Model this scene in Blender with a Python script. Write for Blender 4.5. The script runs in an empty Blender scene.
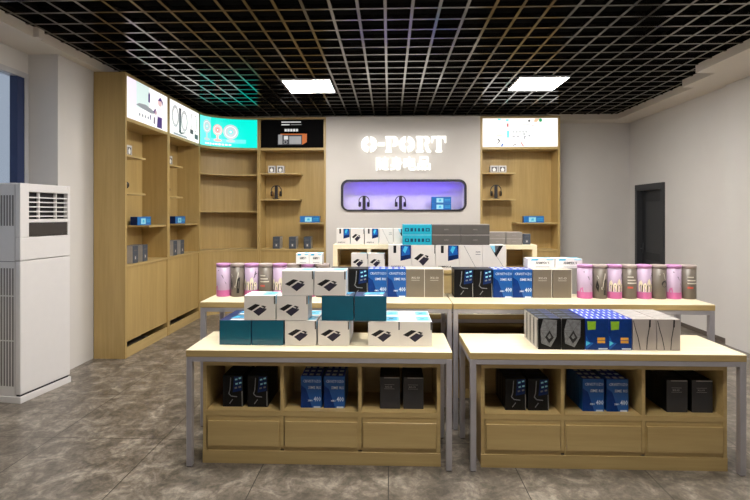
import bpy, bmesh, math, random
from mathutils import Vector, Matrix
random.seed(7)
sc = bpy.context.scene
COL = sc.collection
PI = math.pi

# ------------------------------------------------------------------ materials
def lin(c):
    r = []
    for v in c:
        v /= 255.0
        r.append(v / 12.92 if v <= 0.04045 else ((v + 0.055) / 1.055) ** 2.4)
    return (r[0], r[1], r[2], 1.0)

M = {}
def mat(name, rgb, rough=0.5, metal=0.0, emit=None, var=0.03, spec=0.5, scale=14.0, coat=0.0):
    m = bpy.data.materials.new(name)
    m.use_nodes = True
    nt = m.node_tree
    b = nt.nodes['Principled BSDF']
    b.inputs['Roughness'].default_value = rough
    b.inputs['Metallic'].default_value = metal
    b.inputs['Specular IOR Level'].default_value = spec
    b.inputs['Coat Weight'].default_value = coat
    c = lin(rgb)
    if emit is not None:
        b.inputs['Base Color'].default_value = (c[0]*.3, c[1]*.3, c[2]*.3, 1)
        b.inputs['Emission Color'].default_value = c
        b.inputs['Emission Strength'].default_value = emit
    elif var > 0:
        tc = nt.nodes.new('ShaderNodeTexCoord')
        n = nt.nodes.new('ShaderNodeTexNoise')
        n.inputs['Scale'].default_value = scale
        n.inputs['Detail'].default_value = 3
        r = nt.nodes.new('ShaderNodeValToRGB')
        r.color_ramp.elements[0].position = .3
        r.color_ramp.elements[1].position = .7
        r.color_ramp.elements[0].color = (c[0]*(1-var), c[1]*(1-var), c[2]*(1-var), 1)
        r.color_ramp.elements[1].color = (min(1, c[0]*(1+var)), min(1, c[1]*(1+var)), min(1, c[2]*(1+var)), 1)
        nt.links.new(tc.outputs['Object'], n.inputs['Vector'])
        nt.links.new(n.outputs['Fac'], r.inputs['Fac'])
        nt.links.new(r.outputs['Color'], b.inputs['Base Color'])
    else:
        b.inputs['Base Color'].default_value = c
    M[name] = m
    return m

def wood(name, a, bcol, axis='X', rough=0.42):
    m = bpy.data.materials.new(name)
    m.use_nodes = True
    nt = m.node_tree
    b = nt.nodes['Principled BSDF']
    b.inputs['Roughness'].default_value = rough
    tc = nt.nodes.new('ShaderNodeTexCoord')
    mp = nt.nodes.new('ShaderNodeMapping')
    mp.inputs['Scale'].default_value = {'X': (1.2, 22, 22), 'Z': (22, 22, 1.2), 'Y': (22, 1.2, 22)}[axis]
    n = nt.nodes.new('ShaderNodeTexNoise')
    n.inputs['Scale'].default_value = 1.6
    n.inputs['Detail'].default_value = 6
    n.inputs['Roughness'].default_value = .62
    n2 = nt.nodes.new('ShaderNodeTexNoise')
    n2.inputs['Scale'].default_value = .5
    n2.inputs['Detail'].default_value = 2
    mx = nt.nodes.new('ShaderNodeMath'); mx.operation = 'MULTIPLY_ADD'
    mx.inputs[1].default_value = .6
    m2 = nt.nodes.new('ShaderNodeMath'); m2.operation = 'MULTIPLY'
    m2.inputs[1].default_value = .4
    r = nt.nodes.new('ShaderNodeValToRGB')
    r.color_ramp.elements[0].position = .35
    r.color_ramp.elements[1].position = .65
    r.color_ramp.elements[0].color = lin(a)
    r.color_ramp.elements[1].color = lin(bcol)
    L = nt.links.new
    L(tc.outputs['Object'], mp.inputs['Vector'])
    L(mp.outputs['Vector'], n.inputs['Vector'])
    L(mp.outputs['Vector'], n2.inputs['Vector'])
    L(n2.outputs['Fac'], m2.inputs[0])
    L(n.outputs['Fac'], mx.inputs[0])
    L(m2.outputs[0], mx.inputs[2])
    L(mx.outputs[0], r.inputs['Fac'])
    L(r.outputs['Color'], b.inputs['Base Color'])
    M[name] = m
    return m

wood('maple', (176, 151, 99), (192, 168, 115), 'X')
wood('maple_upright', (170, 144, 90), (186, 159, 104), 'Z')
wood('maple_top', (236, 223, 190), (244, 233, 204), 'X', rough=.35)
mat('feature_paint', (204, 200, 196), .85, var=.015, scale=3)
mat('wall_paint', (214, 211, 208), .85, var=.015, scale=3)
mat('column_paint', (212, 209, 206), .8, var=.015, scale=3)
mat('soffit_paint', (222, 214, 203), .85, var=.015, scale=3)
mat('plenum_black', (5, 5, 5), .95, var=0, spec=.1)
mat('grid_metal', (112, 106, 100), .17, metal=.9, var=.06, scale=3)
mat('steel', (186, 184, 192), .38, metal=.55, var=.04)
mat('panel_frame', (190, 190, 190), .45, var=.02)
mat('panel_light', (255, 249, 241), emit=37)
mat('charcoal_door', (52, 54, 58), .5, var=.05)
mat('charcoal_door_dark', (36, 38, 42), .5, var=.05)
mat('skirting', (92, 84, 78), .5)
mat('ac_white', (226, 224, 224), .38, var=.01)
mat('ac_grey', (196, 194, 194), .45, var=.01)
mat('ac_slot', (120, 118, 118), .7)
mat('ac_vent', (30, 28, 34), .6)
mat('ac_display', (62, 58, 56), .25)
mat('window_alloy', (186, 186, 190), .45)
mat('navy_frame', (44, 58, 98), .5)
mat('niche_black', (40, 38, 46), .4)
mat('niche_white', (205, 202, 212), .7)
mat('led_violet', (104, 66, 255), emit=17)
mat('sign_white', (255, 252, 245), emit=1.0)
mat('sign_halo', (255, 244, 228), emit=9)
# print colours
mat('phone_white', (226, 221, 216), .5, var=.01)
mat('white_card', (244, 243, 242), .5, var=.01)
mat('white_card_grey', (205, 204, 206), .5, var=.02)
mat('ink_black', (18, 17, 19), .35, var=.05)
mat('ink_grey', (96, 96, 100), .5, var=.05)
mat('ink_violet', (42, 38, 56), .3, var=.15, scale=40)
mat('ink_cyan', (70, 190, 232), .4, var=.05)
mat('ink_sky', (150, 218, 240), .4, var=.05)
mat('ink_navy', (14, 40, 92), .35, var=.2, scale=40, spec=.22)
mat('ink_blue', (30, 92, 176), .35, var=.15, scale=40, spec=.22)
mat('teal_card', (6, 90, 114), .28, var=.05, coat=.3)
mat('teal_side', (10, 60, 96), .35, var=.05)
mat('cyan_card', (30, 168, 194), .35, var=.04)
mat('black_card', (14, 14, 16), .4, var=.06, spec=.22)
mat('silver_ink', (124, 126, 130), .35, var=.25, scale=60)
mat('grey_spine', (176, 172, 168), .5, var=.05)
mat('blue_card', (20, 88, 166), .35, var=.05)
mat('blue_deep', (11, 52, 122), .35, var=.12, scale=30, spec=.22)
mat('blue_print', (214, 228, 246), .45, var=.02, spec=.22)
mat('royal_ink', (34, 64, 186), .4, var=.06, spec=.22)
mat('lime_ink', (140, 190, 40), .4, var=.1, scale=60)
mat('gold_ink', (222, 164, 62), .4, var=.08, scale=60)
mat('taupe_card', (128, 118, 103), .38, metal=.25, var=.03)
mat('taupe_ink', (214, 208, 196), .45, var=.03)
mat('dark_card', (50, 50, 54), .36, var=.05)
mat('grey_card', (172, 164, 160), .45, var=.02)
mat('grey_flat', (150, 144, 138), .4, metal=.2, var=.04)
mat('grey_dark_flat', (98, 94, 90), .38, metal=.2, var=.05)
mat('tin_lilac', (186, 164, 190), .4, var=.03)
mat('tin_pink', (202, 104, 162), .4, var=.04)
mat('tin_lid', (192, 136, 188), .35, var=.03)
mat('tin_taupe', (110, 102, 92), .4, var=.05)
mat('tin_taupe_lid', (170, 156, 152), .4, var=.05)
mat('tin_cream', (236, 226, 200), .5, var=.03)
mat('red_ink', (206, 84, 70), .45)
mat('shelf_blue', (30, 112, 190), .35, var=.05)
mat('screen_ice', (160, 226, 248), .3, var=.05, scale=60)
mat('slate_card', (66, 74, 86), .45, var=.12, scale=40)
mat('black_plastic', (20, 20, 22), .4, var=.05)
mat('tan_leather', (120, 84, 44), .5, var=.05)
mat('charcoal_plastic', (44, 42, 46), .35, var=.05)
# light boxes
def lit(name, rgb, s=1.0):
    mat(name, rgb, rough=.3, emit=s)
PE = .64
lit('lit_white', (255, 253, 250), PE)
lit('lit_lilac', (240, 228, 242), PE*.95)
lit('lit_mint', (222, 240, 236), PE*.85)
lit('lit_grey', (170, 175, 180), PE*.62)
lit('lit_dark', (66, 66, 72), PE*.5)
lit('lit_purple', (88, 50, 130), PE*.6)
lit('lit_skin', (244, 206, 206), PE*.75)
lit('lit_turquoise', (0, 228, 208), PE*1.0)
lit('lit_aqua', (110, 246, 234), PE*.95)
lit('lit_pale', (214, 232, 236), PE*.75)
lit('lit_pink', (250, 186, 184), PE*.8)
lit('lit_rose', (226, 120, 122), PE*.6)
mat('lit_black', (6, 6, 7), rough=.8, spec=.08, var=.02)
lit('lit_orange', (226, 120, 50), PE*.42)
lit('lit_silver', (190, 190, 192), PE*.4)
lit('lit_text', (255, 255, 255), PE*.5)
lit('lit_green', (40, 190, 120), PE*.6)
lit('lit_blue', (40, 110, 200), PE*.6)
lit('lit_peach', (244, 206, 166), PE*.8)

def floor_material():
    m = bpy.data.materials.new('floor_tile'); m.use_nodes = True
    nt = m.node_tree; L = nt.links.new
    b = nt.nodes['Principled BSDF']
    tc = nt.nodes.new('ShaderNodeTexCoord')
    n1 = nt.nodes.new('ShaderNodeTexNoise'); n1.inputs['Scale'].default_value = 5.5
    n1.inputs['Detail'].default_value = 10; n1.inputs['Roughness'].default_value = .68
    n1.inputs['Distortion'].default_value = .7
    r = nt.nodes.new('ShaderNodeValToRGB')
    e = r.color_ramp.elements
    e[0].position = .36; e[0].color = lin((92, 86, 78))
    e[1].position = .68; e[1].color = lin((170, 162, 150))
    x = e.new(.5); x.color = lin((120, 112, 102))
    n2 = nt.nodes.new('ShaderNodeTexNoise'); n2.inputs['Scale'].default_value = 26
    n2.inputs['Detail'].default_value = 8; n2.inputs['Roughness'].default_value = .7
    n2.inputs['Distortion'].default_value = .8
    r2 = nt.nodes.new('ShaderNodeValToRGB')
    r2.color_ramp.elements[0].position = .40; r2.color_ramp.elements[0].color = (.66, .66, .66, 1)
    r2.color_ramp.elements[1].position = .66; r2.color_ramp.elements[1].color = (1.22, 1.2, 1.17, 1)
    mul = nt.nodes.new('ShaderNodeMixRGB'); mul.blend_type = 'MULTIPLY'; mul.inputs['Fac'].default_value = 1
    # joints: 0.8 m square tiles
    sep = nt.nodes.new('ShaderNodeSeparateXYZ')
    L(tc.outputs['Object'], sep.inputs[0])
    lines = []
    for ax, off in (('X', .01), ('Y', .71)):
        a = nt.nodes.new('ShaderNodeMath'); a.operation = 'ADD'; a.inputs[1].default_value = off + 40
        d = nt.nodes.new('ShaderNodeMath'); d.operation = 'DIVIDE'; d.inputs[1].default_value = .8
        f = nt.nodes.new('ShaderNodeMath'); f.operation = 'FRACT'
        s = nt.nodes.new('ShaderNodeMath'); s.operation = 'LESS_THAN'; s.inputs[1].default_value = .0075
        L(sep.outputs[ax], a.inputs[0]); L(a.outputs[0], d.inputs[0]); L(d.outputs[0], f.inputs[0]); L(f.outputs[0], s.inputs[0])
        lines.append(s)
    mxm = nt.nodes.new('ShaderNodeMath'); mxm.operation = 'MAXIMUM'
    L(lines[0].outputs[0], mxm.inputs[0]); L(lines[1].outputs[0], mxm.inputs[1])
    j = nt.nodes.new('ShaderNodeMixRGB'); j.inputs['Color2'].default_value = lin((54, 49, 44))
    L(tc.outputs['Object'], n1.inputs['Vector']); L(tc.outputs['Object'], n2.inputs['Vector'])
    L(n1.outputs['Fac'], r.inputs['Fac']); L(n2.outputs['Fac'], r2.inputs['Fac'])
    L(r.outputs['Color'], mul.inputs['Color1']); L(r2.outputs['Color'], mul.inputs['Color2'])
    L(mul.outputs['Color'], j.inputs['Color1']); L(mxm.outputs[0], j.inputs['Fac'])
    L(j.outputs['Color'], b.inputs['Base Color'])
    b.inputs['Roughness'].default_value = .3
    b.inputs['Specular IOR Level'].default_value = .4
    M['floor_tile'] = m
floor_material()

def glass_material():
    m = bpy.data.materials.new('window_glass'); m.use_nodes = True
    b = m.node_tree.nodes['Principled BSDF']
    b.inputs['Base Color'].default_value = (.9, .95, 1, 1)
    b.inputs['Transmission Weight'].default_value = 1
    b.inputs['Roughness'].default_value = 0
    b.inputs['IOR'].default_value = 1.1
    M['window_glass'] = m
glass_material()

# ------------------------------------------------------------------ mesh builder
class MB:
    def __init__(self):
        self.bm = bmesh.new(); self.mats = []
    def mi(self, m):
        if m not in self.mats: self.mats.append(m)
        return self.mats.index(m)
    def box(self, x0, x1, y0, y1, z0, z1, m, bevel=0.0, seg=1):
        i = self.mi(m)
        vs = [self.bm.verts.new(p) for p in ((x0,y0,z0),(x1,y0,z0),(x1,y1,z0),(x0,y1,z0),(x0,y0,z1),(x1,y0,z1),(x1,y1,z1),(x0,y1,z1))]
        fs = [self.bm.faces.new([vs[k] for k in q]) for q in ((3,2,1,0),(4,5,6,7),(0,1,5,4),(1,2,6,5),(2,3,7,6),(3,0,4,7))]
        for f in fs: f.material_index = i
        if bevel > 0:
            es = list({e for f in fs for e in f.edges})
            r = bmesh.ops.bevel(self.bm, geom=es, offset=bevel, segments=seg, affect='EDGES', profile=.5)
            for f in r['faces']: f.material_index = i
            return None
        return fs            # bottom, top, front(-y), right(+x), back, left(-x)
    def poly(self, pts, m):
        i = self.mi(m)
        f = self.bm.faces.new([self.bm.verts.new(p) for p in pts]); f.material_index = i
        return f
    def fan(self, c, ring, m):
        i = self.mi(m)
        cv = self.bm.verts.new(c); rv = [self.bm.verts.new(p) for p in ring]
        for k in range(len(rv)):
            f = self.bm.faces.new((cv, rv[k], rv[(k+1) % len(rv)])); f.material_index = i
    def prism(self, pts, vec, m, smooth=False):
        """solid from polygon pts swept along vec"""
        i = self.mi(m); vec = Vector(vec)
        a = [self.bm.verts.new(p) for p in pts]; b = [self.bm.verts.new(Vector(p)+vec) for p in pts]
        fs = [self.bm.faces.new(a[::-1]), self.bm.faces.new(b)]
        n = len(a)
        for k in range(n):
            f = self.bm.faces.new((a[k], a[(k+1)%n], b[(k+1)%n], b[k])); f.smooth = smooth; fs.append(f)
        for f in fs: f.material_index = i
    def strip(self, inner, outer, z0, z1, m):
        """solid between two plan polylines, z0..z1"""
        i = self.mi(m); V = self.bm.verts.new
        rows = [[V((p[0],p[1],z)) for p in pl] for pl, z in ((inner,z0),(inner,z1),(outer,z1),(outer,z0))]
        n = len(inner)
        for k in range(n-1):
            for r in range(4):
                f = self.bm.faces.new((rows[r][k], rows[r][k+1], rows[(r+1)%4][k+1], rows[(r+1)%4][k]))
                f.material_index = i; f.smooth = False
        for k in (0, n-1):
            f = self.bm.faces.new([rows[r][k] for r in range(4)]); f.material_index = i
    def tube(self, path, rad, m, n=8, caps=True):
        i = self.mi(m); rings = []
        P = [Vector(p) for p in path]
        for k, p in enumerate(P):
            t = (P[min(k+1, len(P)-1)] - P[max(k-1, 0)]).normalized()
            up = Vector((0,1,0)) if abs(t.y) < .9 else Vector((1,0,0))
            a = t.cross(up).normalized(); b = t.cross(a).normalized()
            rr = rad[k] if isinstance(rad, (list, tuple)) else rad
            rings.append([self.bm.verts.new(p + a*math.cos(2*PI*q/n)*rr + b*math.sin(2*PI*q/n)*rr) for q in range(n)])
        for k in range(len(rings)-1):
            for q in range(n):
                f = self.bm.faces.new((rings[k][q], rings[k][(q+1)%n], rings[k+1][(q+1)%n], rings[k+1][q]))
                f.material_index = i; f.smooth = True
        if caps:
            for r in (rings[0][::-1], rings[-1]):
                f = self.bm.faces.new(r); f.material_index = i
    def lathe(self, prof, m, n=28, cx=0, cy=0):
        """profile of (r, z) turned about z"""
        i = self.mi(m); rings = []
        for r, z in prof:
            rings.append([self.bm.verts.new((cx+r*math.cos(2*PI*q/n), cy+r*math.sin(2*PI*q/n), z)) for q in range(n)])
        for k in range(len(rings)-1):
            for q in range(n):
                f = self.bm.faces.new((rings[k][q], rings[k][(q+1)%n], rings[k+1][(q+1)%n], rings[k+1][q]))
                f.material_index = i; f.smooth = abs(prof[k][0]-prof[k+1][0]) < abs(prof[k][1]-prof[k+1][1])
        for r in (rings[0][::-1], rings[-1]):
            f = self.bm.faces.new(r); f.material_index = i
    def raw(self, verts, faces, m):
        i = self.mi(m)
        vs = [self.bm.verts.new(v) for v in verts]
        for fc in faces:
            try:
                f = self.bm.faces.new([vs[k] for k in fc]); f.material_index = i
            except ValueError:
                pass
    def mesh(self, name):
        bmesh.ops.recalc_face_normals(self.bm, faces=self.bm.faces[:]) if getattr(self, 'recalc', True) else None
        me = bpy.data.meshes.new(name)
        self.bm.to_mesh(me); self.bm.free()
        for m in self.mats: me.materials.append(M[m])
        return me
    def build(self, name, parent=None, loc=(0,0,0), rz=0):
        o = bpy.data.objects.new(name, self.mesh(name))
        COL.objects.link(o)
        o.location = loc; o.rotation_euler = (0,0,rz)
        if parent: o.parent = parent
        return o

def tag(o, label=None, cat=None, group=None, kind=None):
    if label: o['label'] = label
    if cat: o['category'] = cat
    if group: o['group'] = group
    if kind: o['kind'] = kind
    return o
def empty(name, loc=(0,0,0), rz=0, label=None, cat=None, group=None):
    o = bpy.data.objects.new(name, None); COL.objects.link(o)
    o.location = loc; o.rotation_euler = (0,0,rz); o.empty_display_size = .1
    return tag(o, label, cat, group)
def structure(o, label=None):
    o['kind'] = 'structure'
    if label: o['label'] = label
    return o
def copy_tree(o, parent=None):
    c = o.copy(); COL.objects.link(c)
    if parent: c.parent = parent
    for ch in list(o.children): copy_tree(ch, c)
    return c
def inst(me, name, loc, label, cat, group=None, rz=0):
    o = bpy.data.objects.new(name, me); COL.objects.link(o)
    o.location = loc; o.rotation_euler = (0,0,rz)
    return tag(o, label, cat, group)

_tc = {}
def text_geo(s, bold=0.0, res=2):
    """glyph outline triangles of s, normalised to width/height of its own box"""
    key = (s, bold, res)
    if key in _tc: return _tc[key]
    cu = bpy.data.curves.new('glyphs', 'FONT'); cu.body = s; cu.resolution_u = res; cu.offset = bold
    ob = bpy.data.objects.new('glyphs', cu); COL.objects.link(ob)
    dg = bpy.context.evaluated_depsgraph_get()
    ev = ob.evaluated_get(dg); me = ev.to_mesh()
    vs = [tuple(v.co) for v in me.vertices]; fs = [tuple(p.vertices) for p in me.polygons]
    ev.to_mesh_clear()
    bpy.data.objects.remove(ob); bpy.data.curves.remove(cu)
    xs = [v[0] for v in vs]; ys = [v[1] for v in vs]
    x0, x1, y0, y1 = min(xs), max(xs), min(ys), max(ys)
    out = ([((v[0]-x0)/(x1-x0), (v[1]-y0)/(y1-y0)) for v in vs], fs, (x1-x0)/(y1-y0))
    _tc[key] = out
    return out

# ------------------------------------------------------------------ carton maker
E_ = .0007
class Carton(MB):
    """box standing on z=0, front face at -y, with printed decals"""
    def __init__(s, w, d, h, m, faces=None, bevel=.0012):
        super().__init__()
        s.w, s.d, s.h = w, d, h
        fs = s.box(-w/2, w/2, -d/2, d/2, 0, h, m)
        idx = {'bottom':0,'top':1,'front':2,'right':3,'back':4,'left':5}
        for k, mm in (faces or {}).items(): fs[idx[k]].material_index = s.mi(mm)
        es = list({e for f in fs for e in f.edges})
        bmesh.ops.bevel(s.bm, geom=es, offset=bevel, segments=1, affect='EDGES', profile=.5)
        s.recalc = False
    def P(s, face, u, v, e=E_):
        w, d, h = s.w, s.d, s.h
        if face == 'front': return (-w/2+u*w, -d/2-e, v*h)
        if face == 'top': return (-w/2+u*w, -d/2+v*d, h+e)
        if face == 'right': return (w/2+e, -d/2+u*d, v*h)
        if face == 'left': return (-w/2-e, d/2-u*d, v*h)
    def decal(s, face, pts, m, lvl=1):
        s.poly([s.P(face, u, v, E_*lvl) for u, v in pts], m)
    def rect(s, face, u0, u1, v0, v1, m, lvl=1):
        s.decal(face, [(u0,v0),(u1,v0),(u1,v1),(u0,v1)], m, lvl)
    def text(s, face, t, u0, u1, v0, v1, m, lvl=2, bold=0.02):
        vs, fs, asp = text_geo(t, bold, 1)
        s.raw([s.P(face, u0+a*(u1-u0), v0+b*(v1-v0), E_*lvl) for a, b in vs], fs, m)
    def line(s, face, pts, wd, m, lvl=1):
        asp = {'front': s.w/s.h, 'top': s.w/s.d, 'right': s.d/s.h, 'left': s.d/s.h}[face]
        for (a, b), (c, d) in zip(pts, pts[1:]):
            dx, dy = (c-a)*asp, d-b; L = math.hypot(dx, dy) or 1
            nx, ny = -dy/L*wd/asp, dx/L*wd
            s.decal(face, [(a-nx,b-ny),(c-nx,d-ny),(c+nx,d+ny),(a+nx,b+ny)], m, lvl)

def phone_top(c, f='top'):
    c.rect(f, .52, .98, .12, .88, 'ink_sky')
    c.decal(f, [(.6,.2),(.92,.3),(.9,.55),(.58,.4)], 'ink_cyan', 2)
    c.decal(f, [(.55,.62),(.9,.62),(.95,.8),(.62,.78)], 'ink_cyan', 2)
    c.decal(f, [(.66,.42),(.8,.46),(.78,.54),(.64,.5)], 'ink_grey', 3)
    c.decal(f, [(.3,.2),(.38,.24),(.36,.34),(.28,.3)], 'ink_violet')
    c.decal(f, [(.32,.5),(.4,.55),(.36,.68),(.28,.62)], 'ink_violet')
def phone_front(c, f='front'):
    c.decal(f, [(.09,.46),(.36,.66),(.52,.62),(.24,.38)], 'ink_black')
    c.decal(f, [(.29,.345),(.51,.535),(.72,.425),(.47,.17)], 'ink_violet')
    c.decal(f, [(.54,.575),(.60,.60),(.72,.55),(.66,.50)], 'ink_black')
    c.decal(f, [(.60,.49),(.64,.52),(.735,.455),(.70,.43)], 'ink_grey', 2)
    c.rect(f, .955, .99, .66, .99, 'ink_black')
def phone_box(w, d, h):
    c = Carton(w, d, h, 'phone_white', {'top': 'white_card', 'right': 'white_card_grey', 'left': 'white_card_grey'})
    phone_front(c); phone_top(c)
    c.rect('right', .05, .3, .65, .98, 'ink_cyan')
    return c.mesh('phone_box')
def portrait_box(w, d, h):
    c = Carton(w, d, h, 'phone_white', {'top': 'white_card', 'right': 'cyan_card'})
    c.rect('front', .22, .34, .68, .98, 'ink_black')
    c.decal('front', [(.52,.36),(.97,.46),(.97,.99),(.52,.99)], 'ink_navy')
    c.decal('front', [(.56,.56),(.93,.62),(.90,.97),(.58,.97)], 'ink_blue', 2)
    c.decal('front', [(.62,.78),(.72,.66),(.84,.92),(.70,.96)], 'ink_cyan', 3)
    c.text('front', 'ANMPEX A', .10, .66, .10, .17, 'ink_black')
    return c.mesh('phone_box')
def slant_box(w, d, h):
    c = Carton(w, d, h, 'phone_white', {'top': 'white_card'})
    c.line('front', [(.2,.98),(.74,.04)], .007, 'ink_grey')
    c.text('front', 'XNAMO', .70, .92, .70, .76, 'ink_grey'); c.rect('front', .70, .92, .62, .64, 'ink_grey')
    return c.mesh('phone_box')
def wedge_box(w, d, h):
    c = Carton(w, d, h, 'phone_white', {'top': 'white_card'})
    c.decal('front', [(.30,.985),(.88,.985),(.58,.52)], 'ink_black')
    c.decal('front', [(.30,.985),(.70,.985),(.50,.70)], 'ink_sky', 2)
    c.decal('front', [(.52,.985),(.70,.985),(.54,.66)], 'ink_grey', 3)
    c.line('front', [(.60,.55),(.9,.12)], .006, 'ink_grey')
    return c.mesh('phone_box')
def teal_box(w, d, h):
    c = Carton(w, d, h, 'teal_card', {'top': 'ink_navy', 'right': 'teal_side', 'left': 'teal_side'})
    c.decal('top', [(.25,.42),(.88,.48),(.95,.92),(.36,.84)], 'ink_cyan')
    c.decal('top', [(.30,.08),(.86,.10),(.92,.30),(.34,.30)], 'white_card')
    c.decal('top', [(.45,.55),(.78,.58),(.80,.74),(.5,.70)], 'ink_blue', 2)
    c.rect('front', .0, .012, .0, 1, 'teal_side')
    return c.mesh('tablet_box')
def cyan_flat(w, d, h):
    c = Carton(w, d, h, 'cyan_card')
    for k, (a, b) in enumerate(((.08,.22),(.27,.36),(.41,.47),(.53,.60),(.66,.74),(.79,.93))):
        c.rect('front', a, b, .30, .62, 'teal_side')
        if k in (0, 5): c.rect('front', a+.035, b-.035, .38, .54, 'cyan_card', 2)
    c.rect('front', .03, .97, .94, .985, 'ink_sky')
    return c.mesh('flat_box')
def dark_flat(w, d, h):
    c = Carton(w, d, h, 'grey_dark_flat', {'top': 'grey_flat'})
    c.rect('front', .0, 1, .93, .985, 'grey_card')
    c.text('front', 'ANTEC', .42, .58, .42, .55, 'grey_flat')
    return c.mesh('flat_box')
def grey_flat(w, d, h):
    c = Carton(w, d, h, 'grey_flat', {'top': 'grey_card'})
    c.rect('front', .0, 1, .90, .985, 'grey_card')
    c.text('front', 'ANTEC', .36, .64, .40, .56, 'grey_card')
    return c.mesh('flat_box')
def white_flat(w, d, h):
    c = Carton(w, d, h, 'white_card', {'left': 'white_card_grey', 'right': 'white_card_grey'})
    c.text('front', "ANMPEX 'S", .30, .80, .45, .68, 'ink_black')
    c.decal('front', [(.12,.80),(.36,.80),(.42,.97),(.16,.97)], 'ink_cyan')
    c.rect('front', .70, .95, .84, .97, 'ink_sky')
    c.rect('front', .30, .8, .14, .17, 'ink_grey')
    phone_top(c)
    return c.mesh('flat_box')
def gadget_box(w, d, h):
    c = Carton(w, d, h, 'black_card', {'top': 'black_card'})
    c.line('front', [(.40,.93),(.36,.55),(.30,.42),(.42,.34),(.72,.32)], .014, 'silver_ink')
    c.decal('front', [(.56,.96),(.97,.98),(.94,.52),(.50,.46)], 'ink_navy')
    for a, b in ((.62,.84),(.80,.88),(.64,.70),(.82,.73),(.60,.57),(.80,.60)):
        c.decal('front', [(a,b),(a+.12,b+.02),(a+.11,b+.07),(a-.01,b+.05)], 'ink_sky' if b > .65 else 'silver_ink', 2)
    c.line('front', [(.34,.10),(.50,.24)], .013, 'silver_ink')
    c.line('front', [(.965,.5),(.975,.02)], .008, 'grey_spine')
    c.decal('top', [(.3,.3),(.9,.35),(.85,.6),(.35,.55)], 'ink_navy')
    c.rect('left', .2, .8, .1, .9, 'ink_black')
    return c.mesh('gadget_box')
def facet_box(w, d, h):
    c = Carton(w, d, h, 'black_card', {'top': 'black_card', 'left': 'grey_spine'})
    c.decal('front', [(.10,.62),(.22,.98),(.82,.95),(.80,.42),(.55,.08),(.14,.20)], 'silver_ink')
    c.decal('front', [(.30,.40),(.50,.62),(.68,.38),(.48,.20)], 'ink_black', 2)
    c.decal('front', [(.40,.42),(.50,.52),(.58,.40),(.48,.34)], 'silver_ink', 3)
    for pl in (((.10,.62),(.50,.62),(.82,.95)), ((.22,.98),(.50,.62),(.80,.42)), ((.14,.2),(.30,.40),(.10,.62)), ((.68,.38),(.80,.42)), ((.48,.2),(.55,.08))):
        c.line('front', pl, .006, 'ink_grey', 3)
    c.rect('top', .55, .97, .1, .85, 'ink_navy')
    c.decal('top', [(.08,.3),(.45,.35),(.42,.6),(.1,.55)], 'teal_side')
    c.rect('left', .68, .94, .06, .94, 'ink_black')
    return c.mesh('gadget_box')
def blue_box(w, d, h):
    c = Carton(w, d, h, 'blue_card', {'top': 'royal_ink'})
    c.decal('front', [(0,0),(.55,0),(.25,.6),(0,.72)], 'blue_deep')
    c.text('front', 'CRVISTOZO', .10, .97, .80, .89, 'blue_print', 2, .012)
    c.text('front', 'SIME RIS', .36, .97, .60, .69, 'blue_print', 2, .012)
    c.text('front', 'XMO', .34, .58, .20, .26, 'blue_print')
    c.text('front', '400', .62, .97, .20, .36, 'blue_print', 2, .018)
    for k in range(3):
        c.rect('top', .06+.32*k, .26+.32*k, .25, .75, 'blue_print')
    c.rect('front', .62, .95, .0, .05, 'blue_print')
    return c.mesh('camera_box')
def chip_box(w, d, h):
    c = Carton(w, d, h, 'blue_deep', {'top': 'royal_ink', 'left': 'royal_ink'})
    c.decal('front', [(.08,.64),(.42,.66),(.44,.92),(.06,.92)], 'lime_ink')
    c.rect('front', .50, .84, .22, .40, 'gold_ink')
    c.line('front', [(.50,.31),(.84,.31)], .008, 'blue_deep', 2)
    c.decal('front', [(0,.0),(.34,.22),(.14,.26),(0,.46)], 'ink_blue')
    c.decal('front', [(0,.12),(.2,.22),(0,.3)], 'ink_cyan', 2)
    c.rect('front', .55, .95, .02, .06, 'blue_print')
    for k in range(4):
        c.decal('top', [(.06+.25*k,.15),(.12+.25*k,.15),(.18+.25*k,.85),(.11+.25*k,.85)], 'blue_print')
    return c.mesh('card_box')
def taupe_box(w, d, h):
    c = Carton(w, d, h, 'taupe_card', {'top': 'taupe_ink'})
    c.text('front', 'XC-13', .28, .72, .66, .73, 'taupe_ink', 2, .02)
    c.rect('front', .28, .72, .60, .612, 'taupe_ink')
    c.rect('front', .965, .995, 0, 1, 'taupe_ink')
    return c.mesh('speaker_box')
def charcoal_box(w, d, h):
    c = Carton(w, d, h, 'dark_card', {'top': 'black_card', 'left': 'black_card', 'right': 'black_card'})
    c.text('front', 'XC-13', .26, .60, .67, .715, 'grey_spine', 2, .02)
    c.rect('front', .22, .72, .755, .763, 'grey_spine'); c.rect('front', .22, .72, .625, .633, 'grey_spine')
    c.rect('front', .2, .98, .965, .99, 'grey_spine')
    c.rect('top', .2, .8, .3, .4, 'ink_grey')
    return c.mesh('speaker_box')
def curve_box(w, d, h):
    c = Carton(w, d, h, 'grey_card', {'top': 'grey_spine'})
    c.line('front', [(.02,.95),(.10,.70),(.22,.40),(.30,.10),(.31,.02)], .012, 'ink_black')
    c.line('front', [(.72,.98),(.70,.70),(.62,.35),(.59,.02)], .013, 'ink_black')
    c.line('front', [(.74,.98),(.73,.74)], .022, 'ink_black')
    c.line('top', [(.1,.1),(.9,.9)], .02, 'ink_grey')
    return c.mesh('speaker_box')
def shelf_box(w, d, h):
    c = Carton(w, d, h, 'shelf_blue', {'top': 'shelf_blue', 'left': 'ink_navy'})
    c.rect('front', .25, .60, .12, .80, 'screen_ice')
    c.decal('front', [(.36,.3),(.50,.3),(.48,.66),(.38,.6)], 'ink_cyan', 2)
    c.rect('front', .66, .95, .55, .62, 'ink_cyan'); c.rect('front', .66, .95, .35, .41, 'ink_cyan')
    return c.mesh('tablet_box')
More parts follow.
